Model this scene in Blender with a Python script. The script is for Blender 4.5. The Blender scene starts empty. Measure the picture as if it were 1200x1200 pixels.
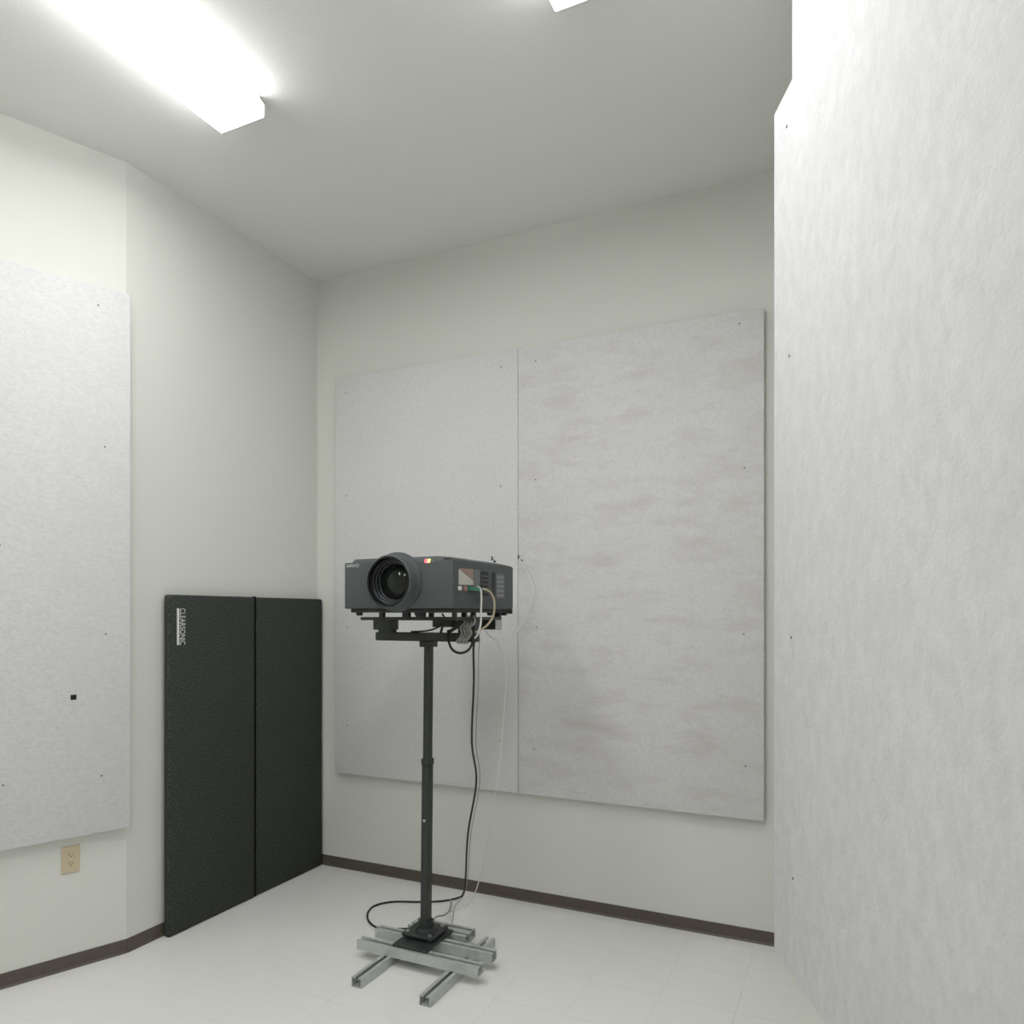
import bpy, bmesh, math, random
from mathutils import Vector, Matrix

# ------------------------------------------------------------------ setup
C = bpy.context.scene.collection
S = bpy.context.scene
random.seed(7)
VIEW = S.view_settings
VIEW.view_transform = 'Standard'
VIEW.look = 'None'
VIEW.gamma = 1.0
VIEW.use_curve_mapping = False
VIEW.exposure = 0.0
LAMP = 17.6                      # radiance of the fluorescent diffusers

# room frame: u (x) runs along the back wall, v (y) runs into the room, z up
cam_d = bpy.data.cameras.new('camera')
cam = bpy.data.objects.new('camera', cam_d)
C.objects.link(cam)
cam.location = (0, 0, 1.58)
cam.rotation_euler = (math.radians(90), 0, math.radians(24.9))
cam_d.sensor_width = 36.0
cam_d.lens = 36.0 * 852 / 1200
cam_d.shift_y = 0.1
cam_d.clip_start = 0.02
S.camera = cam

world = bpy.data.worlds.new('world')
S.world = world
world.use_nodes = True
world.node_tree.nodes['Background'].inputs[0].default_value = (0.8, 0.85, 0.82, 1)
world.node_tree.nodes['Background'].inputs[1].default_value = 0.0   # closed room: only its lamps light it


# ------------------------------------------------------------------ materials
def mat(name, col, rough=0.6, metal=0.0, emit=None, spec=0.5, noise=None, bump=None, coat=0.0):
    """noise=(scale, amount, stretch, second colour) varies the colour, bump=(scale, strength, distance, detail) the relief"""
    m = bpy.data.materials.new(name)
    m.use_nodes = True
    nt = m.node_tree
    b = nt.nodes['Principled BSDF']
    b.inputs['Base Color'].default_value = (*col, 1)
    b.inputs['Roughness'].default_value = rough
    b.inputs['Metallic'].default_value = metal
    b.inputs['Specular IOR Level'].default_value = spec
    b.inputs['Coat Weight'].default_value = coat
    if emit:
        b.inputs['Emission Color'].default_value = (*emit[0], 1)
        b.inputs['Emission Strength'].default_value = emit[1]
    tc = nt.nodes.new('ShaderNodeTexCoord')
    if noise:
        mp = nt.nodes.new('ShaderNodeMapping')
        mp.inputs['Scale'].default_value = noise[2]
        nt.links.new(tc.outputs['Object'], mp.inputs['Vector'])
        n = nt.nodes.new('ShaderNodeTexNoise')
        n.inputs['Scale'].default_value = noise[0]
        n.inputs['Detail'].default_value = 6
        nt.links.new(mp.outputs[0], n.inputs['Vector'])
        r = nt.nodes.new('ShaderNodeMapRange')
        r.inputs['From Min'].default_value = 0.35
        r.inputs['From Max'].default_value = 0.65
        r.inputs['To Min'].default_value = 0.0
        r.inputs['To Max'].default_value = noise[1]
        nt.links.new(n.outputs['Fac'], r.inputs['Value'])
        mx = nt.nodes.new('ShaderNodeMix')
        mx.data_type = 'RGBA'
        mx.inputs['A'].default_value = (*col, 1)
        mx.inputs['B'].default_value = (*noise[3], 1)
        nt.links.new(r.outputs[0], mx.inputs['Factor'])
        nt.links.new(mx.outputs['Result'], b.inputs['Base Color'])
    if bump:
        n2 = nt.nodes.new('ShaderNodeTexNoise')
        n2.inputs['Scale'].default_value = bump[0]
        n2.inputs['Detail'].default_value = bump[3]
        nt.links.new(tc.outputs['Object'], n2.inputs['Vector'])
        bp = nt.nodes.new('ShaderNodeBump')
        bp.inputs['Strength'].default_value = bump[1]
        bp.inputs['Distance'].default_value = bump[2]
        nt.links.new(n2.outputs['Fac'], bp.inputs['Height'])
        nt.links.new(bp.outputs[0], b.inputs['Normal'])
    return m


def felt(name, col, dark, fibre, stain, bumpscale, bumpstr):
    """white polyester felt: fibre streaks and, for one board, soft brownish marks"""
    m = mat(name, col, rough=0.95, spec=0.1, bump=(bumpscale, bumpstr, 0.004, 4))
    nt = m.node_tree
    b = nt.nodes['Principled BSDF']
    tc = nt.nodes.new('ShaderNodeTexCoord')

    def layer(scale, stretch, rot, lo, hi, detail):
        mp = nt.nodes.new('ShaderNodeMapping')
        mp.inputs['Scale'].default_value = stretch
        mp.inputs['Rotation'].default_value = rot
        nt.links.new(tc.outputs['Object'], mp.inputs['Vector'])
        n = nt.nodes.new('ShaderNodeTexNoise')
        n.inputs['Scale'].default_value = scale
        n.inputs['Detail'].default_value = detail
        n.inputs['Roughness'].default_value = 0.65
        nt.links.new(mp.outputs[0], n.inputs['Vector'])
        r = nt.nodes.new('ShaderNodeMapRange')
        r.inputs['From Min'].default_value = lo
        r.inputs['From Max'].default_value = hi
        nt.links.new(n.outputs['Fac'], r.inputs['Value'])
        return r.outputs[0]

    def mix(fac, amount, a, colb):
        mu = nt.nodes.new('ShaderNodeMath')
        mu.operation = 'MULTIPLY'
        mu.inputs[1].default_value = amount
        nt.links.new(fac, mu.inputs[0])
        mx = nt.nodes.new('ShaderNodeMix')
        mx.data_type = 'RGBA'
        mx.inputs['B'].default_value = (*colb, 1)
        if isinstance(a, tuple):
            mx.inputs['A'].default_value = (*a, 1)
        else:
            nt.links.new(a, mx.inputs['A'])
        nt.links.new(mu.outputs[0], mx.inputs['Factor'])
        return mx.outputs['Result']
    out = mix(layer(*fibre), 1.0, col, dark)
    out = mix(layer(3.0, (1, 1, 1), (0, 0, 0), 0.4, 0.7, 3), 0.35, out, dark)
    if stain:
        out = mix(layer(*stain[0]), stain[1], out, stain[2])
    nt.links.new(out, b.inputs['Base Color'])
    return m


WALL = (0.750, 0.756, 0.709)
M = {
    'wall': mat('wall_paint', WALL, 0.7, spec=0.25, bump=(260, 0.12, 0.002, 2)),
    'ceiling': mat('ceiling_paint', (0.865, 0.87, 0.84), 0.85, spec=0.15, bump=(150, 0.35, 0.004, 3)),
    'tile': mat('vinyl_tile', (0.855, 0.85, 0.83), 0.45, spec=0.35, noise=(5, 0.6, (1, 1, 1), (0.83, 0.825, 0.80)),
                bump=(9, 0.05, 0.004, 3)),
    'screed': mat('floor_underlay', (0.70, 0.69, 0.67), 0.8),
    'base': mat('vinyl_baseboard', (0.100, 0.084, 0.068), 0.5, spec=0.4, noise=(40, 0.5, (1, 1, 1), (0.125, 0.106, 0.088))),
    'baffle': mat('black_acoustic_carpet', (0.030, 0.034, 0.030), 0.97, spec=0.1,
                  noise=(150, 1.0, (1, 1, 1), (0.092, 0.101, 0.090)), bump=(170, 1.0, 0.006, 3)),
    'piping': mat('black_edge_tape', (0.008, 0.009, 0.008), 0.9, spec=0.1),
    'print': mat('pale_grey_print', (0.72, 0.74, 0.73), 0.6),
    'white_metal': mat('white_enamel', (0.75, 0.76, 0.74), 0.45),
    'lens_lamp': mat('lit_acrylic_diffuser', (0.8, 0.8, 0.8), 0.3, emit=((1.0, 1.0, 1.0), LAMP)),
    'lens_side': mat('lit_acrylic_diffuser_side', (0.8, 0.8, 0.8), 0.3, emit=((1.0, 1.0, 1.0), LAMP * 0.42)),
    'ivory': mat('ivory_plastic', (0.62, 0.53, 0.36), 0.4),
    'ivory_dark': mat('dark_slot', (0.03, 0.025, 0.02), 0.7),
    'screw': mat('dull_screw', (0.20, 0.20, 0.195), 0.5, metal=0.3),
    'hole': mat('black_square', (0.01, 0.01, 0.01), 0.8),
    'proj': mat('charcoal_plastic', (0.068, 0.082, 0.083), 0.55, noise=(180, 0.5, (1, 1, 1), (0.080, 0.095, 0.096)),
                bump=(420, 0.12, 0.002, 2)),
    'proj_dark': mat('dark_plastic', (0.020, 0.022, 0.022), 0.6),
    'black': mat('black_metal', (0.022, 0.027, 0.025), 0.42, noise=(30, 0.6, (1, 1, 1), (0.034, 0.040, 0.037))),
    'black_gloss': mat('black_rim', (0.006, 0.006, 0.007), 0.25),
    'barrel': mat('lens_barrel', (0.028, 0.031, 0.035), 0.3, metal=0.2),
    'glass': mat('coated_lens_glass', (0.012, 0.016, 0.012), 0.04, spec=0.4),
    'zinc': mat('galvanised_steel', (0.58, 0.61, 0.59), 0.42, metal=0.35, noise=(35, 0.7, (1, 1, 1), (0.48, 0.51, 0.49))),
    'steel': mat('bright_steel', (0.65, 0.66, 0.64), 0.3, metal=0.9),
    'board': mat('pale_connector_board', (0.56, 0.55, 0.50), 0.5),
    'brown': mat('brown_sticker', (0.36, 0.25, 0.20), 0.6),
    'green': mat('green_plug', (0.03, 0.22, 0.15), 0.45),
    'pink': mat('pink_socket', (0.40, 0.18, 0.17), 0.5),
    'label': mat('grey_spec_label', (0.16, 0.17, 0.18), 0.6),
    'label_line': mat('pale_label_line', (0.26, 0.27, 0.28), 0.6),
    'led_red': mat('red_led', (0.8, 0.1, 0.1), 0.3, emit=((1.0, 0.10, 0.14), 2.2)),
    'led_yellow': mat('amber_led', (0.8, 0.6, 0.1), 0.3, emit=((1.0, 0.72, 0.22), 2.4)),
    'button': mat('button_grey', (0.14, 0.15, 0.15), 0.4),
    'cable_black': mat('black_cable_rubber', (0.012, 0.013, 0.012), 0.5),
    'cable_grey': mat('grey_cable', (0.30, 0.30, 0.28), 0.5),
    'cable_white': mat('white_cable', (0.78, 0.77, 0.74), 0.5),
    'cable_yellow': mat('cream_cable', (0.52, 0.45, 0.30), 0.5),
    'paper': mat('white_scrap', (0.8, 0.8, 0.8), 0.7),
}
FELT_COL, FELT_DARK = (0.75, 0.746, 0.756), (0.665, 0.662, 0.674)
M['felt_back'] = felt('felt_board_plain', (0.755, 0.749, 0.750), (0.68, 0.674, 0.675),
                      (70, (1, 1, 1), (0, 0, 0), 0.38, 0.66, 5), None, 90, 0.28)
M['felt_stain'] = felt('felt_board_marked', (0.755, 0.749, 0.750), (0.68, 0.674, 0.675),
                       (60, (1, 1, 1.4), (0, 0, 0), 0.38, 0.66, 5),
                       ((4.2, (0.75, 1, 2.4), (0, 0.20, 0), 0.48, 0.76, 8), 0.65, (0.56, 0.527, 0.512)), 80, 0.25)
M['felt_left'] = felt('felt_board_dimpled', FELT_COL, FELT_DARK,
                      (80, (0.7, 0.7, 1.5), (0, 0, 0), 0.38, 0.66, 5), None, 75, 0.6)
M['felt_right'] = felt('felt_board_fibrous', FELT_COL, (0.655, 0.652, 0.662),
                       (34, (1, 1, 0.6), (0, 0.5, 0), 0.36, 0.70, 8), None, 110, 0.3)


# ------------------------------------------------------------------ mesh helpers
def box(bm, x0, x1, y0, y1, z0, z1, bev=0.0, seg=2):
    r = bmesh.ops.create_cube(bm, size=1.0)
    vs = r['verts']
    bmesh.ops.scale(bm, vec=(abs(x1 - x0), abs(y1 - y0), abs(z1 - z0)), verts=vs)
    bmesh.ops.translate(bm, vec=((x0 + x1) / 2, (y0 + y1) / 2, (z0 + z1) / 2), verts=vs)
    if bev:
        es = list({e for v in vs for e in v.link_edges})
        bmesh.ops.bevel(bm, geom=es, offset=bev, segments=seg, affect='EDGES', profile=0.5)
    return bm


def cyl(bm, p, q, r, n=16, r2=None):
    p, q = Vector(p), Vector(q)
    d = q - p
    m = Matrix.Translation((p + q) / 2) @ d.to_track_quat('Z', 'Y').to_matrix().to_4x4()
    bmesh.ops.create_cone(bm, cap_ends=True, segments=n, radius1=r, radius2=r if r2 is None else r2,
                          depth=d.length, matrix=m)
    return bm


def lathe(bm, prof, centre, n=48):
    """profile of (distance along -y, radius) turned about the y axis through centre"""
    cx, cy, cz = centre
    rings = []
    for d, r in prof:
        if r <= 1e-6:
            rings.append([bm.verts.new((cx, cy - d, cz))])
        else:
            rings.append([bm.verts.new((cx + r * math.cos(2 * math.pi * k / n), cy - d, cz + r * math.sin(2 * math.pi * k / n)))
                          for k in range(n)])
    for a, b in zip(rings, rings[1:]):
        for k in range(n):
            j = (k + 1) % n
            if len(b) == 1:
                bm.faces.new((a[k], a[j], b[0]))
            elif len(a) == 1:
                bm.faces.new((a[0], b[j], b[k]))
            else:
                bm.faces.new((a[k], a[j], b[j], b[k]))
    bmesh.ops.recalc_face_normals(bm, faces=bm.faces[:])
    return bm


def prism(bm, prof, p, q, up=(0, 0, 1)):
    """closed 2-D profile (side, up) swept straight from p to q"""
    p, q, up = Vector(p), Vector(q), Vector(up)
    d = (q - p).normalized()
    side = d.cross(up).normalized()
    up = side.cross(d).normalized()
    a = [bm.verts.new(p + side * s + up * t) for s, t in prof]
    b = [bm.verts.new(q + side * s + up * t) for s, t in prof]
    n = len(prof)
    for k in range(n):
        j = (k + 1) % n
        bm.faces.new((a[k], a[j], b[j], b[k]))
    bm.faces.new(a[::-1])
    bm.faces.new(b)
    bmesh.ops.recalc_face_normals(bm, faces=bm.faces[:])
    return bm


def smooth_path(pts, per=10):
    pts = [Vector(p) for p in pts]
    out = []
    n = len(pts)
    for i in range(n - 1):
        p0, p1, p2, p3 = pts[max(i - 1, 0)], pts[i], pts[i + 1], pts[min(i + 2, n - 1)]
        for k in range(per):
            t = k / per
            out.append(0.5 * ((2 * p1) + (p2 - p0) * t + (2 * p0 - 5 * p1 + 4 * p2 - p3) * t * t
                              + (3 * p1 - p0 - 3 * p2 + p3) * t ** 3))
    out.append(pts[-1])
    return out


def tube(bm, pts, r, n=8, per=10):
    path = smooth_path(pts, per)
    t = (path[1] - path[0]).normalized()
    nrm = t.orthogonal().normalized()
    rings = []
    for i, p in enumerate(path):
        t2 = (path[min(i + 1, len(path) - 1)] - path[max(i - 1, 0)]).normalized()
        nrm = (nrm - t2 * nrm.dot(t2)).normalized()
        b = t2.cross(nrm)
        rings.append([bm.verts.new(p + (nrm * math.cos(2 * math.pi * k / n) + b * math.sin(2 * math.pi * k / n)) * r)
                      for k in range(n)])
    for a, b in zip(rings, rings[1:]):
        for k in range(n):
            j = (k + 1) % n
            bm.faces.new((a[k], a[j], b[j], b[k]))
    bm.faces.new(rings[0][::-1])
    bm.faces.new(rings[-1])
    bmesh.ops.recalc_face_normals(bm, faces=bm.faces[:])
    return bm


def obj(name, bm, m, parent=None, smooth=False):
    me = bpy.data.meshes.new(name)
    bm.to_mesh(me)
    bm.free()
    me.materials.append(M[m])
    if smooth:
        me.shade_smooth()
        me.set_sharp_from_angle(angle=math.radians(38))
    o = bpy.data.objects.new(name, me)
    C.objects.link(o)
    if parent:
        o.parent = parent
    return o


def nb():
    return bmesh.new()


def tag(o, label, cat, group=None):
    o['label'] = label
    o['category'] = cat
    if group:
        o['group'] = group
    return o


def thing(name, label, cat, loc=(0, 0, 0), rotz=0.0, group=None):
    o = bpy.data.objects.new(name, None)
    C.objects.link(o)
    o.empty_display_size = 0.1
    o.location = loc
    o.rotation_euler = (0, 0, rotz)
    return tag(o, label, cat, group)


def struct(name, bm, m, parent=None):
    o = obj(name, bm, m, parent)
    if not parent:
        o['kind'] = 'structure'
    return o


def text_mesh(name, body, height, thick, m, parent, mw, width=None):
    cu = bpy.data.curves.new(name, 'FONT')
    cu.body = body
    cu.size = 1.0
    cu.extrude = 0.0
    cu.align_x = 'CENTER'
    t = bpy.data.objects.new(name + '_source', cu)
    C.objects.link(t)
    bpy.context.view_layer.update()
    me = bpy.data.meshes.new_from_object(t.evaluated_get(bpy.context.evaluated_depsgraph_get()))
    bpy.data.objects.remove(t)
    bpy.data.curves.remove(cu)
    xs = [v.co.x for v in me.vertices]
    ys = [v.co.y for v in me.vertices]
    sy = height / (max(ys) - min(ys))
    sx = (width / (max(xs) - min(xs))) if width else sy
    cx, cy = (max(xs) + min(xs)) / 2, (max(ys) + min(ys)) / 2
    for v in me.vertices:
        v.co = ((v.co.x - cx) * sx, (v.co.y - cy) * sy, thick)
    me.transform(mw)
    me.name = name
    me.materials.clear()
    me.materials.append(M[m])
    o = bpy.data.objects.new(name, me)
    C.objects.link(o)
    o.parent = parent
    return o


# ------------------------------------------------------------------ room shell
UL, UR, VB, ZC = -3.067, -0.146, 3.67, 3.695      # left wall, right wall, back wall, ceiling
VF = 2.324                                        # where the side walls bend outward
VFR = 2.185
DL = Vector((-0.375, -0.927)).normalized()        # near left wall, towards the camera's side
DR = Vector((0.407, -0.914)).normalized()
LE = Vector((UL, VF)) + DL * 2.6
RE = Vector((UR, VFR)) + DR * 2.5
VR = -3.0                                         # rear wall
T = 0.12


def wall(name, a, b, inward):
    """wall slab with its inner face through a and b, thickness T away from the room"""
    a, b, n = Vector(a), Vector(b), Vector(inward)
    d = b - a
    side = 1 if Vector((-d.y, d.x)).dot(n) < 0 else -1
    o = struct(name, box(nb(), 0, d.length, 0 if side > 0 else -T, T if side > 0 else 0, 0, ZC), 'wall')
    o.location = (a.x, a.y, 0)
    o.rotation_euler = (0, 0, math.atan2(d.y, d.x))
    return o


NL = Vector((-DL.y, DL.x)).normalized()            # into the room
if NL.x < 0:
    NL = -NL
NR = Vector((DR.y, -DR.x)).normalized()
if NR.x > 0:
    NR = -NR
wall('wall_back', (UL - T, VB), (UR + T, VB), (0, -1))
wall('wall_left', (UL, VF), (UL, VB), (1, 0))
wall('wall_right', (UR, VFR), (UR, VB), (-1, 0))
wall('wall_left_front', (UL, VF), LE, NL)
wall('wall_right_front', (UR, VFR), RE, NR)
wall('wall_left_rear', LE, (LE.x, VR), (1, 0))
wall('wall_right_rear', RE, (RE.x, VR), (-1, 0))
wall('wall_rear', (LE.x - T, VR), (RE.x + T, VR), (0, 1))
struct('ceiling', box(nb(), LE.x - 0.2, RE.x + 0.2, VR - 0.2, VB + 0.2, ZC, ZC + 0.1), 'ceiling')

# vinyl tile floor: every tile is a piece of its own on the underlay
TS = 0.3048
U0, V0 = -1.019, 3.60                              # one seam each way
floor = struct('floor', box(nb(), LE.x - 0.2, RE.x + 0.2, VR - 0.2, VB + 0.2, -0.12, -0.004), 'screed')
poly = [(UL, VB), (UL, VF), tuple(LE), (LE.x, VR), (RE.x, VR), tuple(RE), (UR, VFR), (UR, VB)]


def inside(x, y):
    r = False
    for (x1, y1), (x2, y2) in zip(poly, poly[1:] + poly[:1]):
        if (y1 > y) != (y2 > y) and x < (x2 - x1) * (y - y1) / (y2 - y1) + x1:
            r = not r
    return r


g = 0.0003
tile_me = None
VT = V0 - 13 * TS                                  # tiles one by one down to here
i = 0
for a in range(-12, 9):
    for b in range(-13, 1):
        x, y = U0 + a * TS, V0 + b * TS
        hits = [inside(x + TS * fx, y + TS * fy) for fx in (0.02, 0.25, 0.5, 0.75, 0.98) for fy in (0.02, 0.25, 0.5, 0.75, 0.98)]
        if not any(hits):
            continue
        if tile_me is None:
            t = obj('floor_tile', box(nb(), g, TS - g, g, TS - g, -0.004, 0.0), 'tile', floor)
            tile_me = t.data
        else:
            t = bpy.data.objects.new('floor_tile', tile_me)
            C.objects.link(t)
            t.parent = floor
        t.location = (x, y, 0)
bm = nb()
for a in range(-14, 9):
    for b in range(-22, -13):
        x, y = U0 + a * TS, V0 + b * TS
        if any(inside(x + TS * fx, y + TS * fy) for fx in (0.02, 0.5, 0.98) for fy in (0.02, 0.5, 0.98)):
            box(bm, x + g, x + TS - g, y + g, y + TS - g, -0.004, 0.0)
rest = obj('floor_tile_field', bm, 'tile', floor)
rest['kind'] = 'stuff'

# baseboards: thin vinyl strip with a small cove toe
BP = [(0, 0), (0.011, 0), (0.010, 0.003), (0.005, 0.010), (0.004, 0.060), (0.003, 0.063), (0, 0.063)]


def baseboard(name, a, b, inward):
    d = (Vector(b) - Vector(a)).normalized()
    side = Vector((d.y, -d.x))                     # prism's side vector = d x up
    sgn = 1 if side.dot(Vector(inward)) > 0 else -1
    struct(name, prism(nb(), [(s * sgn, t) for s, t in BP], (a[0], a[1], 0), (b[0], b[1], 0)), 'base')


baseboard('baseboard_back', (UL + 0.004, VB), (UR - 0.004, VB), (0, -1))
baseboard('baseboard_left', (UL, VF), (UL, VB - 0.004), (1, 0))
baseboard('baseboard_right', (UR, VFR), (UR, VB - 0.004), (-1, 0))
baseboard('baseboard_left_front', (UL, VF), tuple(LE), NL)
baseboard('baseboard_right_front', (UR, VFR), tuple(RE), NR)


# ------------------------------------------------------------------ fluorescent fixtures
def fixture(label, uc, v1, length, group=None):
    t = thing('ceiling_light', label, 'ceiling light', (uc, v1 - length / 2, ZC), 0, group)
    L = length / 2
    w = 0.119
    obj('housing', box(nb(), -0.100, 0.100, -L + 0.004, L - 0.004, -0.032, 0.0, 0.003, 1), 'white_metal', t)
    prof = [(-w + 0.006, -0.095), (w - 0.006, -0.095), (w, -0.088), (w, -0.045), (w - 0.010, -0.032),
            (-w + 0.010, -0.032), (-w, -0.045), (-w, -0.088)]
    d = obj('diffuser', prism(nb(), prof, (0, -L + 0.008, 0), (0, L - 0.008, 0)), 'lens_lamp', t)
    d.data.materials.append(M['lens_side'])        # the ribbed sides of the wraparound are dimmer than its flat bottom
    for f in d.data.polygons:
        if f.normal.z > -0.3:
            f.material_index = 1
    cap = [(s * 1.015, z * 1.01 if z < -0.05 else z) for s, z in prof[:5]] + [(0.098, -0.010), (-0.098, -0.010)] + \
          [(s * 1.015, z * 1.01 if z < -0.05 else z) for s, z in prof[5:]]
    for sg in (-1, 1):
        obj('end_cap', prism(nb(), cap, (0, sg * (L - 0.008), 0), (0, sg * L, 0)), 'white_metal', t)
    return t


fixture('lit white wraparound ceiling light above the left wall and black baffle', -2.277, 2.262, 1.22)
fixture('lit white wraparound ceiling light cut off by the top middle of the picture', -0.778, 2.279, 1.22)
for uc, row in ((-2.277, 'left'), (-0.778, 'right')):  # unseen second pair, added behind the camera to light the room
    fixture('added white wraparound ceiling light behind the camera in the %s row, out of frame' % row, uc, 0.2, 1.22)


# ------------------------------------------------------------------ felt boards on the walls
def felt_board(label, name_m, width, z0, z1, origin, rotz, screws, thick=0.045, bow=0.0):
    """board lying in local x (width) and z, back against the wall at y = 0, face at y = -thick"""
    zc = (z0 + z1) / 2
    o = obj('felt_board', box(nb(), 0, width, -thick, -0.0005, z0 - zc, z1 - zc, 0.004, 2), name_m, None, True)
    o.location = (origin[0], origin[1], zc)
    o.rotation_euler = (0, 0, rotz)
    tag(o, label, 'wall panel')
    me = None
    for x, z in screws:
        if me is None:
            bm = nb()
            cyl(bm, (0, 0.004, 0), (0, -0.0012, 0), 0.0042, 10)
            box(bm, -0.0034, 0.0034, -0.0016, -0.0010, -0.0006, 0.0006)
            s = obj('screw', bm, 'screw', o)
            me = s.data
        else:
            s = bpy.data.objects.new('screw', me)
            C.objects.link(s)
            s.parent = o
        s.location = (x, -thick, z - zc)
    return o


Z0, Z1 = 0.600, 3.038
pu = -2.890
W1 = 1.242
felt_board('plain white felt wall panel behind the projector, beside the room corner', 'felt_back', W1, Z0, Z1, (pu, VB), 0,
           [(0.080, 2.942), (1.142, 2.949), (0.085, 2.309), (1.138, 2.289), (0.092, 1.501), (0.092, 0.899), (1.14, 0.88)])
pu2 = pu + W1 + 0.0015
backr = felt_board('white felt wall panel with brownish smudges right of the projector', 'felt_stain', 1.279, Z0, Z1, (pu2, VB), 0,
                   [(0.105, 2.952), (1.168, 2.976), (0.105, 2.31), (1.191, 2.282), (0.110, 1.511), (1.187, 1.486),
                    (0.095, 0.849), (1.195, 0.854)])
# left: local x must run from the picture's left to its right edge, i.e. against DL; face towards NL
Pl = Vector((-3.023, 2.313)) - NL * 0.045         # right end of the board at the wall plane
rl = math.atan2(-DL.y, -DL.x)
wl = 1.22
ol = Pl + DL * wl
left_panel = felt_board('white felt wall panel above the ivory power outlet', 'felt_left', wl, 0.594, 3.062, (ol.x, ol.y), rl,
                        [(wl - 0.134, 2.975), (wl - 0.107, 2.34), (wl - 0.104, 1.491), (wl - 0.121, 0.85),
                         (wl - 0.501, 1.868), (wl - 0.489, 0.866), (wl - 1.1, 2.96), (wl - 1.1, 2.33), (wl - 1.1, 1.5), (wl - 1.1, 0.85)])
bm = nb()
box(bm, -0.011, 0.011, -0.003, 0.0, -0.011, 0.011)
box(bm, -0.006, 0.006, -0.006, -0.003, -0.006, 0.006)
sq = obj('socket_hole', bm, 'hole', left_panel)
sq.location = (wl - 0.232, -0.045, 1.214 - (0.594 + 3.062) / 2)
sq['label'] = 'small black square socket'
# right: local x runs towards the camera along DR
Pr = Vector((-0.2000, 2.2433)) - NR * 0.045
rr = math.atan2(DR.y, DR.x)
right_panel = felt_board('large white fibrous felt wall panel filling the right side, close up', 'felt_right', 1.22, 0.597, 3.037,
                         (Pr.x, Pr.y), rr,
                         [(0.104, 2.932), (0.124, 2.289), (0.138, 1.517), (0.150, 0.865), (1.071, 2.29), (1.09, 2.94),
                          (1.09, 1.5), (1.09, 0.86)])


# ------------------------------------------------------------------ wall outlet under the left panel
po = Vector((-3.1525, 2.1125))
out = thing('wall_outlet', 'ivory duplex power outlet low on wall under the left felt panel', 'outlet', (po.x, po.y, 0.489),
            math.atan2(-DL.y, -DL.x))
obj('cover_plate', box(nb(), -0.036, 0.036, -0.006, 0, -0.059, 0.059, 0.002, 2), 'ivory', out)
for dz in (-0.020, 0.020):
    bm = nb()
    cyl(bm, (0, -0.004, dz), (0, -0.008, dz), 0.0165, 20)
    r = obj('receptacle', bm, 'ivory', out)
    bm = nb()
    box(bm, -0.0075, -0.005, -0.0085, -0.0078, dz - 0.002, dz + 0.007)
    box(bm, 0.005, 0.0075, -0.0085, -0.0078, dz - 0.001, dz + 0.006)
    cyl(bm, (0, -0.0078, dz - 0.008), (0, -0.0085, dz - 0.008), 0.0026, 10)
    obj('slots', bm, 'ivory_dark', r)
bm = nb()
cyl(bm, (0, -0.005, 0), (0, -0.0075, 0), 0.0035, 10)
obj('screw', bm, 'steel', out)

# ------------------------------------------------------------------ black folding baffle
BU = -3.010
baf = thing('acoustic_baffle', 'black carpeted two-leaf acoustic baffle standing against the left wall', 'acoustic baffle', (BU, 2.51, 0))
TH = 0.040


def leaf(v0, v1, u, z1, bev=0.012):
    bm = nb()
    box(bm, -TH, 0, 0, v1 - v0, 0.0, z1, bev, 3)
    o = obj('leaf', bm, 'baffle', baf, True)
    o.location = (u, v0, 0)
    return o


l1 = leaf(0.0, 0.566, 0.002, 1.677)
l2 = leaf(0.580, 1.146, -0.004, 1.676)
bm = nb()
cyl(bm, (-0.012, 0.573, 0.004), (-0.012, 0.573, 1.680), 0.0105, 10)
obj('hinge_seam', bm, 'piping', baf)
# logo: white bar with letters reading downwards
bm = nb()
box(bm, 0.0, 0.0006, 0.0455, 0.0600, 1.4285, 1.6105)
bar = obj('logo_bar', bm, 'print', l1)
mw = Matrix.Translation((0.0003, 0.0795, 1.5195)) @ Matrix(((0, 0, 1, 0), (0, 1, 0, 0), (-1, 0, 0, 0), (0, 0, 0, 1)))
text_mesh('logo_lettering', 'CLEARSONIC', 0.032, 0.0005, 'print', l1, mw, 0.181)

# ------------------------------------------------------------------ projector stand
PU, PV = -1.782, 2.890
st = thing('projector_stand', 'black pole stand on a base of galvanised strut channels, holding the projector', 'stand', (PU, PV, 0))
CW, CH = 0.050, 0.0425
w_, t_, l_, k_ = CW / 2, 0.003, 0.0165, 0.008
chan = [(-w_, 0), (w_, 0), (w_, CH), (w_ - l_, CH), (w_ - l_, CH - k_), (w_ - l_ + t_, CH - k_), (w_ - l_ + t_, CH - t_), (w_ - t_, CH - t_),
        (w_ - t_, t_), (-w_ + t_, t_), (-w_ + t_, CH - t_), (-w_ + l_ - t_, CH - t_), (-w_ + l_ - t_, CH - k_), (-w_ + l_, CH - k_),
        (-w_ + l_, CH), (-w_, CH)]


def channel(name, p, q):
    p = Vector(p) - Vector((PU, PV, 0))
    q = Vector(q) - Vector((PU, PV, 0))
    return obj(name, prism(nb(), chan, p, q), 'zinc', st)


channel('floor_channel', (-1.892, 2.512, 0), (-1.892, 3.14, 0))
channel('floor_channel', (-1.552, 2.508, 0), (-1.552, 3.100, 0))
Z = 0.0428
channel('cross_channel', (-2.052, 2.752, Z), (-1.425, 2.752, Z))
channel('cross_channel', (-2.048, 2.888, Z), (-1.428, 2.888, Z))
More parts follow.
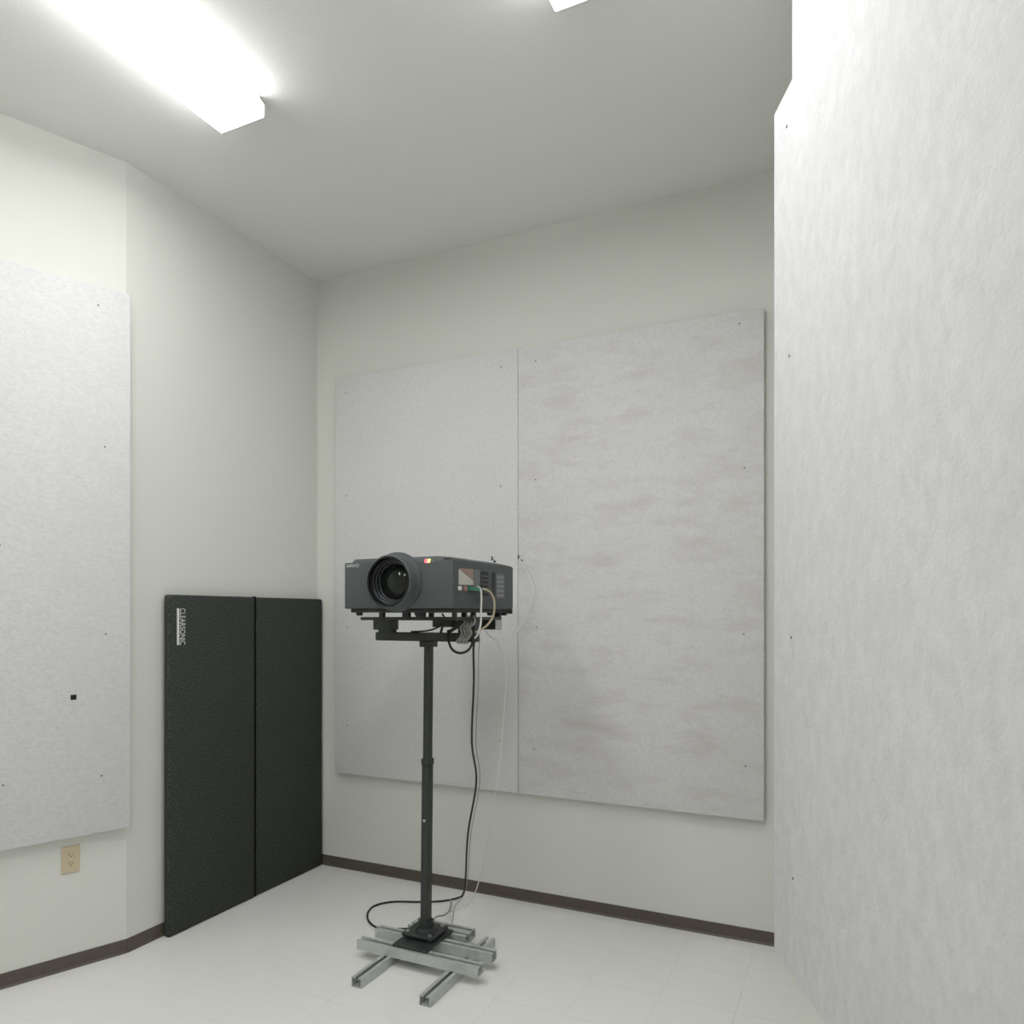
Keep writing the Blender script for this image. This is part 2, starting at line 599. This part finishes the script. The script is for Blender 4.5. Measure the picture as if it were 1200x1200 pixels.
# short wide double channel behind the pole
for dv in (0.0, 0.0505):
    channel('short_channel', (-1.93, 2.990 + dv, Z), (-1.615, 2.990 + dv, Z))
for x, y in ((-1.892, 2.752), (-1.552, 2.752), (-1.892, 2.888), (-1.552, 2.888)):
    bm = nb()
    cyl(bm, (x - PU, y - PV, 0.0460), (x - PU, y - PV, 0.054), 0.011, 6)
    cyl(bm, (x - PU, y - PV, 0.054), (x - PU, y - PV, 0.070), 0.005, 8)
    obj('channel_bolt', bm, 'steel', st)
Z = 0.0855
obj('lower_plate', box(nb(), -1.868 - PU, -1.690 - PU, 2.742 - PV, 2.985 - PV, Z, Z + 0.012, 0.002, 1), 'black', st)
obj('upper_plate', box(nb(), -0.083, 0.077, -0.078, 0.076, 0.106, 0.120, 0.002, 1), 'black', st)
for x, y in ((-0.062, -0.057), (0.056, -0.057), (-0.062, 0.055), (0.056, 0.055)):
    bm = nb()
    cyl(bm, (x, y, 0.0970), (x, y, 0.107), 0.014, 10)
    obj('spacer', bm, 'black', st)
for x, y in ((-0.062, -0.057), (0.056, -0.057), (-0.062, 0.055), (0.056, 0.055)):
    bm = nb()
    cyl(bm, (x, y, 0.120), (x, y, 0.127), 0.009, 6)
    obj('plate_bolt', bm, 'steel', st)
bm = nb()
cyl(bm, (0, 0, 0.120), (0, 0, 0.138), 0.052, 24, 0.044)
cyl(bm, (0, 0, 0.138), (0, 0, 0.165), 0.036, 24)
obj('flange', bm, 'black', st, True)
TOPX = 0.016


def lean(z):
    return TOPX * (z - 0.12) / 1.34


def sq_tube(z0, z1, w):
    h = w / 2
    b = 0.004
    prof = [(-h + b, -h), (h - b, -h), (h, -h + b), (h, h - b), (h - b, h), (-h + b, h), (-h, h - b), (-h, -h + b)]
    return prism(nb(), prof, (lean(z0), 0, z0), (lean(z1), 0, z1), up=(0, 1, 0))


obj('lower_pole', sq_tube(0.14, 0.905, 0.0405), 'black', st)
obj('upper_pole', sq_tube(0.905, 1.460, 0.0345), 'black', st)
bm = nb()
box(bm, lean(0.9) - 0.0225, lean(0.9) + 0.0225, -0.0225, 0.0225, 0.885, 0.915, 0.003, 1)
obj('pole_collar', bm, 'black', st)
bm = nb()
cyl(bm, (lean(0.7) - 0.02, 0, 0.70), (lean(0.7) - 0.030, 0, 0.70), 0.006, 8)
obj('pole_screw', bm, 'steel', st)
bm = nb()
cyl(bm, (lean(0.63), -0.02, 0.63), (lean(0.63), -0.026, 0.63), 0.006, 8)
obj('pole_screw', bm, 'steel', st)

# head of the stand, in room coordinates shifted by the stand's origin
X = lambda u: u - PU
Y = lambda v: v - PV
bm = nb()
box(bm, X(-2.050), X(-1.512), Y(2.868), Y(2.912), 1.456, 1.496, 0.003, 1)
obj('head_beam', bm, 'black', st)
bm = nb()
box(bm, X(-1.80), X(-1.735), Y(2.86), Y(2.92), 1.43, 1.457, 0.003, 1)
obj('pole_cap', bm, 'black', st)
bm = nb()
box(bm, X(-2.062), X(-1.955), Y(2.865), Y(2.925), 1.507, 1.554, 0.003, 1)
box(bm, X(-2.035), X(-1.958), Y(2.872), Y(2.912), 1.495, 1.508)
obj('tilt_bracket', bm, 'black', st)
bm = nb()
box(bm, X(-1.60), X(-1.515), Y(2.865), Y(2.925), 1.495, 1.554, 0.003, 1)
obj('tilt_bracket', bm, 'black', st)
bm = nb()
box(bm, X(-1.730), X(-1.628), Y(2.86), Y(2.93), 1.522, 1.554, 0.003, 1)
obj('pivot_block', bm, 'black', st)
bm = nb()
cyl(bm, (X(-1.700), Y(2.885), 1.494), (X(-1.690), Y(2.885), 1.524), 0.006, 10)
obj('pivot_rod', bm, 'black', st)
bm = nb()
prism(bm, [(-0.004, -0.008), (0.004, -0.008), (0.004, 0.008), (-0.004, 0.008)], (X(-1.655), Y(2.875), 1.497), (X(-1.575), Y(2.90), 1.55))
obj('tilt_brace', bm, 'black', st)
# open frame under the projector
F0, F1, FV0, FV1 = -1.995, -1.508, 2.680, 3.130
bm = nb()
box(bm, X(F0), X(F1), Y(FV0), Y(FV0 + 0.03), 1.554, 1.568)
obj('frame_bar', bm, 'black', st)
for a in ((F0, F0 + 0.03), (F1 - 0.03, F1), (-1.80, -1.77)):
    obj('frame_bar', box(nb(), X(a[0]), X(a[1]), Y(FV0 + 0.03), Y(FV1 - 0.03), 1.554, 1.568), 'black', st)
obj('frame_bar', box(nb(), X(F0), X(F1), Y(FV1 - 0.03), Y(FV1), 1.554, 1.568), 'black', st)
obj('frame_bar', box(nb(), X(-2.06), X(-1.51), Y(2.870), Y(2.920), 1.554, 1.5675), 'black', st)
for u, v, w in ((-1.885, 2.69, 0.022), (-1.757, 2.69, 0.034), (-1.683, 2.69, 0.040), (-1.517, 2.69, 0.016),
                (-1.517, 2.86, 0.020), (-1.517, 3.105, 0.03), (-1.885, 3.11, 0.022), (-1.70, 3.11, 0.022)):
    obj('frame_post', box(nb(), X(u - w / 2), X(u + w / 2), Y(v - 0.009), Y(v + 0.009), 1.568, 1.5885), 'black', st)
bm = nb()
box(bm, X(-1.605), X(-1.520), Y(3.09), Y(3.14), 1.508, 1.554, 0.002, 1)
obj('rear_block', bm, 'black', st)
bm = nb()
box(bm, X(-1.5195), X(-1.5170), Y(3.085), Y(3.150), 1.506, 1.554)
o = obj('bracket_tab', bm, 'zinc', st)

# ------------------------------------------------------------------ projector
PC = (-1.755, 2.905, 1.5885)                       # centre of its footprint, underside of the tray
W2, L2 = 0.276, 0.295
pr = thing('projector', 'charcoal grey large-lens video projector on top of the pole stand', 'projector', PC)
B0, B1 = 0.0162, 0.2195                            # body bottom and top (local)
bm = nb()
box(bm, -W2, W2, -L2, L2, B0, B1, 0.006, 3)
body = obj('body', bm, 'proj', pr, True)
# lid, slightly crowned and inset from the front left corner
bm = nb()
vs = [(-W2 + 0.040, -L2 + 0.006), (W2 - 0.020, -L2 + 0.006), (W2 - 0.004, -L2 + 0.04), (W2 - 0.004, L2 - 0.01), (-W2 + 0.040, L2 - 0.01)]
ti = [(-W2 + 0.046, -L2 + 0.020), (W2 - 0.080, -L2 + 0.020), (W2 - 0.050, -L2 + 0.07), (W2 - 0.050, L2 - 0.05), (-W2 + 0.046, L2 - 0.05)]
lo = [bm.verts.new((x, y, B1 - 0.001)) for x, y in vs]
mi = [bm.verts.new((x, y, B1 + 0.003)) for x, y in vs]
hi = [bm.verts.new((x, y, B1 + 0.016)) for x, y in ti]
for a, b in ((lo, mi), (mi, hi)):
    for k in range(5):
        j = (k + 1) % 5
        bm.faces.new((a[k], a[j], b[j], b[k]))
bm.faces.new(hi)
bm.faces.new(lo[::-1])
bmesh.ops.recalc_face_normals(bm, faces=bm.faces[:])
obj('lid', bm, 'proj', pr)
obj('tray', box(nb(), -W2 + 0.022, W2 - 0.008, -L2 + 0.015, L2 - 0.035, 0.0, B0 + 0.001, 0.003, 1), 'proj_dark', pr)
# feet: short splayed pads at the corners
for x, y in ((-W2 + 0.045, -L2 + 0.05), (W2 - 0.030, -L2 + 0.40), (W2 - 0.020, L2 - 0.062), (-W2 + 0.045, L2 - 0.06)):
    bm = nb()
    cyl(bm, (x, y, -0.014), (x, y, 0.001), 0.013, 14, 0.016)
    obj('foot', bm, 'proj_dark', pr)
bm = nb()
prism(bm, [(0, 0), (0.028, 0), (0.0, -0.022)], (W2 - 0.030, L2 - 0.004, B0 + 0.0), (W2 - 0.002, L2 - 0.004, B0 + 0.0))
obj('rear_skirt', bm, 'proj_dark', pr)
# lens housing
LX, LZ = 0.0, 1.7185 - PC[2]
lens = obj('lens_hood', lathe(nb(), [(-0.01, 0.128), (0.004, 0.127), (0.012, 0.122), (0.020, 0.1155), (0.058, 0.1125), (0.064, 0.1095),
                                     (0.066, 0.1060), (0.060, 0.1040), (0.045, 0.1035)], (LX, -L2, LZ), 72), 'proj', pr, True)
obj('lens_rim', lathe(nb(), [(0.063, 0.1060), (0.0675, 0.1045), (0.0675, 0.0985), (0.060, 0.0965), (0.050, 0.0955)], (LX, -L2, LZ), 72),
    'black_gloss', lens, True)
obj('lens_barrel', lathe(nb(), [(0.056, 0.0965), (0.042, 0.0935), (0.040, 0.0900), (0.028, 0.0880), (0.026, 0.0830), (0.014, 0.0810),
                                (0.012, 0.0770), (0.002, 0.0750)], (LX, -L2, LZ), 72), 'barrel', lens, True)
obj('lens_glass', lathe(nb(), [(0.002, 0.0755), (0.010, 0.065), (0.020, 0.046), (0.026, 0.024), (0.0275, 0.0)], (LX, -L2, LZ), 64),
    'glass', lens, True)
# maker's name, indicators and buttons on the front
text_mesh('maker_name', 'SANYO', 0.014, 0.0006, 'print', pr,
          Matrix.Translation((-1.985 - PC[0], -L2, 1.7945 - PC[2])) @ Matrix(((1, 0.12, 0, 0), (0, 0, -1, 0), (0, 1, 0, 0), (0, 0, 0, 1))), 0.066)
zb = B1 - 0.008
bm = nb()
box(bm, 0.141, 0.155, -L2 - 0.004, -L2 + 0.014, zb - 0.005, zb + 0.012, 0.003, 2)
o = obj('indicator_lamp', bm, 'led_red', pr)
o['label'] = 'glowing red indicator lamp'
bm = nb()
box(bm, 0.156, 0.166, -L2 - 0.004, -L2 + 0.014, zb - 0.004, zb + 0.012, 0.003, 2)
o = obj('indicator_lamp', bm, 'led_yellow', pr)
o['label'] = 'glowing amber indicator lamp'
for k in range(4):
    x = 0.178 + k * 0.014
    obj('button', box(nb(), x, x + 0.009, -L2 - 0.002, -L2 + 0.010, zb - 0.001, zb + 0.0105, 0.001, 1), 'button', pr)
obj('lid_latch', box(nb(), 0.228, 0.262, -L2 + 0.002, -L2 + 0.030, B1 - 0.003, B1 + 0.0055, 0.002, 1), 'proj_dark', pr)

# right side: connector bay, slots, spec label
SX = W2
sy = lambda v: v - PC[1]
sz = lambda z: z - PC[2]


def side_panel(name, v0, v1, z0, z1, m, proud=0.0012, parent=pr, label=None):
    o = obj(name, box(nb(), SX - 0.004, SX + proud, sy(v0), sy(v1), sz(z0), sz(z1)), m, parent)
    if label:
        o['label'] = label
    return o


bay = side_panel('connector_panel', 2.655, 2.800, 1.640, 1.775, 'proj', 0.0008)
bm = nb()
a = [(2.656, 1.770), (2.656, 1.704), (2.786, 1.707), (2.786, 1.726)]
f = [bm.verts.new((SX + 0.0016, sy(v), sz(z))) for v, z in a]
f2 = [bm.verts.new((SX - 0.002, sy(v), sz(z))) for v, z in a]
bm.faces.new(f)
bm.faces.new(f2[::-1])
for k in range(4):
    j = (k + 1) % 4
    bm.faces.new((f[k], f[j], f2[j], f2[k]))
bmesh.ops.recalc_face_normals(bm, faces=bm.faces[:])
o = obj('interface_board', bm, 'board', pr)
o['label'] = 'pale connector board'
bm = nb()
a = [(2.658, 1.772), (2.786, 1.729), (2.786, 1.776)]
f = [bm.verts.new((SX + 0.0016, sy(v), sz(z))) for v, z in a]
f2 = [bm.verts.new((SX - 0.002, sy(v), sz(z))) for v, z in a]
bm.faces.new(f)
bm.faces.new(f2[::-1])
for k in range(3):
    j = (k + 1) % 3
    bm.faces.new((f[k], f[j], f2[j], f2[k]))
bmesh.ops.recalc_face_normals(bm, faces=bm.faces[:])
o = obj('warning_sticker', bm, 'brown', pr)
o['label'] = 'brown triangular sticker corner'
side_panel('blank_cover', 2.790, 2.848, 1.700, 1.775, 'button', 0.0015)
for v0, v1, m in ((2.650, 2.668, 'paper'), (2.695, 2.716, 'pink')):
    bm = nb()
    cyl(bm, (SX - 0.002, sy((v0 + v1) / 2), sz(1.689)), (SX + 0.010, sy((v0 + v1) / 2), sz(1.689)), (v1 - v0) / 2, 14)
    obj('socket', bm, m, pr)
o = side_panel('terminal_plug', 2.722, 2.838, 1.682, 1.697, 'green', 0.020)
o['label'] = 'green terminal plug'
side_panel('vent_slot', 2.856, 2.932, 1.662, 1.770, 'proj_dark', 0.0012)
side_panel('vent_slot', 2.968, 3.000, 1.662, 1.772, 'proj_dark', 0.0012)
for k in range(5):
    z = 1.676 + k * 0.018
    side_panel('vent_louvre', 2.860, 2.928, z, z + 0.006, 'proj', 0.0024)
lab = side_panel('spec_label', 3.012, 3.100, 1.655, 1.768, 'label', 0.0012)
for k in range(5):
    z = 1.664 + k * 0.021
    side_panel('label_line', 3.018, 3.094, z, z + 0.010, 'label_line', 0.0018, lab)


# ------------------------------------------------------------------ cables
def cable(name, label, pts, r, m, cat='cable', group=None):
    return tag(obj(name, tube(nb(), pts, r), m, None, True), label, cat, group)


cable('power_cable', 'long black power cable hanging from the mount and looping on the floor',
      [(-1.60, 2.93, 1.490), (-1.535, 2.90, 1.475), (-1.530, 2.885, 1.42), (-1.536, 2.90, 1.27), (-1.610, 3.02, 0.98),
       (-1.660, 3.16, 0.76), (-1.782, 3.30, 0.45), (-1.880, 3.455, 0.16), (-1.925, 3.51, 0.045), (-1.975, 3.525, 0.0075),
       (-2.035, 3.455, 0.006), (-2.143, 3.395, 0.006), (-2.270, 3.336, 0.006), (-2.327, 3.250, 0.006), (-2.300, 3.150, 0.006),
       (-2.225, 3.065, 0.006), (-2.13, 3.03, 0.006), (-1.99, 3.09, 0.006)], 0.0050, 'cable_black')
cable('branch_cable', 'short dark cable rising from the floor to the stand base plate',
      [(-1.990, 3.48, 0.0135), (-1.955, 3.43, 0.012), (-1.905, 3.32, 0.025), (-1.865, 3.20, 0.055), (-1.842, 3.09, 0.093),
       (-1.800, 2.99, 0.1245), (-1.795, 2.955, 0.1245)], 0.0042, 'cable_grey')
cable('looped_cable', 'thick black cable loop hanging below the projector mount',
      [(-1.640, 2.850, 1.510), (-1.634, 2.842, 1.465), (-1.612, 2.835, 1.425), (-1.570, 2.832, 1.408), (-1.527, 2.835, 1.424),
       (-1.510, 2.842, 1.468), (-1.525, 2.850, 1.530), (-1.56, 2.84, 1.575)], 0.0058, 'cable_black')
cable('thin_black_cable', 'thin black cable sagging across the gap under the projector',
      [(-1.595, 2.720, 1.582), (-1.600, 2.75, 1.562), (-1.640, 2.80, 1.535), (-1.72, 2.85, 1.512), (-1.79, 2.88, 1.502), (-1.86, 2.888, 1.4995)],
      0.0040, 'cable_black')
cable('signal_cable', 'white signal cable dropping straight down from the green plug',
      [(SX + PC[0] + 0.012, 2.800, 1.700), (SX + PC[0] + 0.021, 2.815, 1.690), (SX + PC[0] + 0.024, 2.818, 1.655), (SX + PC[0] + 0.022, 2.818, 1.60),
       (SX + PC[0] + 0.020, 2.820, 1.545), (SX + PC[0] + 0.008, 2.82, 1.50), (SX + PC[0] - 0.02, 2.84, 1.475)], 0.0042, 'cable_white')
cable('signal_cable', 'cream signal cable arching out of the projector side and down',
      [(SX + PC[0] + 0.001, 2.855, 1.690), (SX + PC[0] + 0.018, 2.868, 1.690), (SX + PC[0] + 0.033, 2.895, 1.674), (SX + PC[0] + 0.040, 2.912, 1.635),
       (SX + PC[0] + 0.036, 2.910, 1.575), (SX + PC[0] + 0.020, 2.875, 1.530), (SX + PC[0] - 0.02, 2.845, 1.500)], 0.0050, 'cable_yellow')
for k, du in enumerate((0.0, 0.017, 0.034, 0.050)):
    cable('grey_lead', ['first grey lead from the left on the mount end, beside the black loop', 'second grey lead from the left on the mount end',
                        'third grey lead from the left on the mount end', 'rightmost grey lead on the mount end'][k],
          [(-1.560 + du, 2.846, 1.574), (-1.548 + du, 2.838, 1.545), (-1.566 + du * 0.9, 2.834, 1.522), (-1.560 + du * 0.9, 2.836, 1.500),
           (-1.570 + du * 0.9, 2.836, 1.478), (-1.588 + du * 0.9, 2.840, 1.462), (-1.592 + du * 0.9, 2.858, 1.452)],
          0.0055, 'cable_grey', 'grey leads on the mount')
cable('wall_cable', 'thin white cable hooked at the seam between the back felt panels',
      [(-1.632, 3.612, 1.886), (-1.620, 3.600, 1.872), (-1.580, 3.60, 1.811), (-1.546, 3.595, 1.718), (-1.561, 3.59, 1.626), (-1.610, 3.57, 1.515),
       (-1.650, 3.52, 1.462), (-1.675, 3.42, 1.450), (-1.670, 3.32, 1.470), (-1.640, 3.22, 1.51), (-1.590, 3.13, 1.54)],
      0.0034, 'cable_white')
cable('thin_white_cable', 'thin pale cable hanging from the rear of the mount towards the floor',
      [(-1.58, 3.150, 1.545), (-1.60, 3.20, 1.518), (-1.595, 3.26, 1.44), (-1.574, 3.30, 1.355), (-1.565, 3.30, 1.237), (-1.579, 3.30, 1.065),
       (-1.600, 3.31, 0.88), (-1.635, 3.33, 0.70), (-1.70, 3.36, 0.40), (-1.80, 3.43, 0.12), (-1.87, 3.44, 0.012), (-1.90, 3.40, 0.004), (-1.935, 3.33, 0.004)],
      0.0028, 'cable_white')
cable('thin_grey_cable', 'thin grey cable hanging close beside the black power cable down to the floor',
      [(-1.505, 2.90, 1.475), (-1.512, 2.90, 1.40), (-1.520, 2.915, 1.27), (-1.596, 3.035, 0.98), (-1.646, 3.17, 0.76), (-1.770, 3.31, 0.45),
       (-1.868, 3.455, 0.16), (-1.912, 3.49, 0.045), (-1.935, 3.44, 0.004), (-1.87, 3.30, 0.004), (-1.80, 3.15, 0.004),
       (-1.765, 3.075, 0.06), (-1.755, 3.03, 0.10)], 0.0020, 'cable_grey')

# black screw hooks beside the panel seam
bm = nb()
cyl(bm, (0, 0.0445, 0), (0, 0.0, 0), 0.0035, 8)
tube(bm, [(0, 0.002, 0), (0, -0.008, -0.002), (0.002, -0.013, 0.008), (0.002, -0.010, 0.016)], 0.0035, 8, 6)
cyl(bm, (0.013, 0.002, -0.012), (0.013, -0.003, -0.012), 0.006, 8)
hook = obj('wall_hook', bm, 'hole')
hook.location = (-1.638, 3.622, 1.886)
tag(hook, 'small black screw hook at the panel seam, holding the white cable', 'hook')
h2 = hook.copy()
C.objects.link(h2)
h2.location = (-1.800, 3.622, 1.886)
tag(h2, 'small black screw hook just above the rear of the projector', 'hook')

# scrap on the floor at the back baseboard
bm = nb()
box(bm, -0.010, 0.010, -0.006, 0.006, 0.0, 0.004, 0.001, 1)
sc = obj('paper_scrap', bm, 'paper')
sc.location = (-0.54, 3.640, 0.0002)
sc.rotation_euler = (0, 0, 0.4)
tag(sc, 'tiny white paper scrap on the floor at the back baseboard', 'scrap')
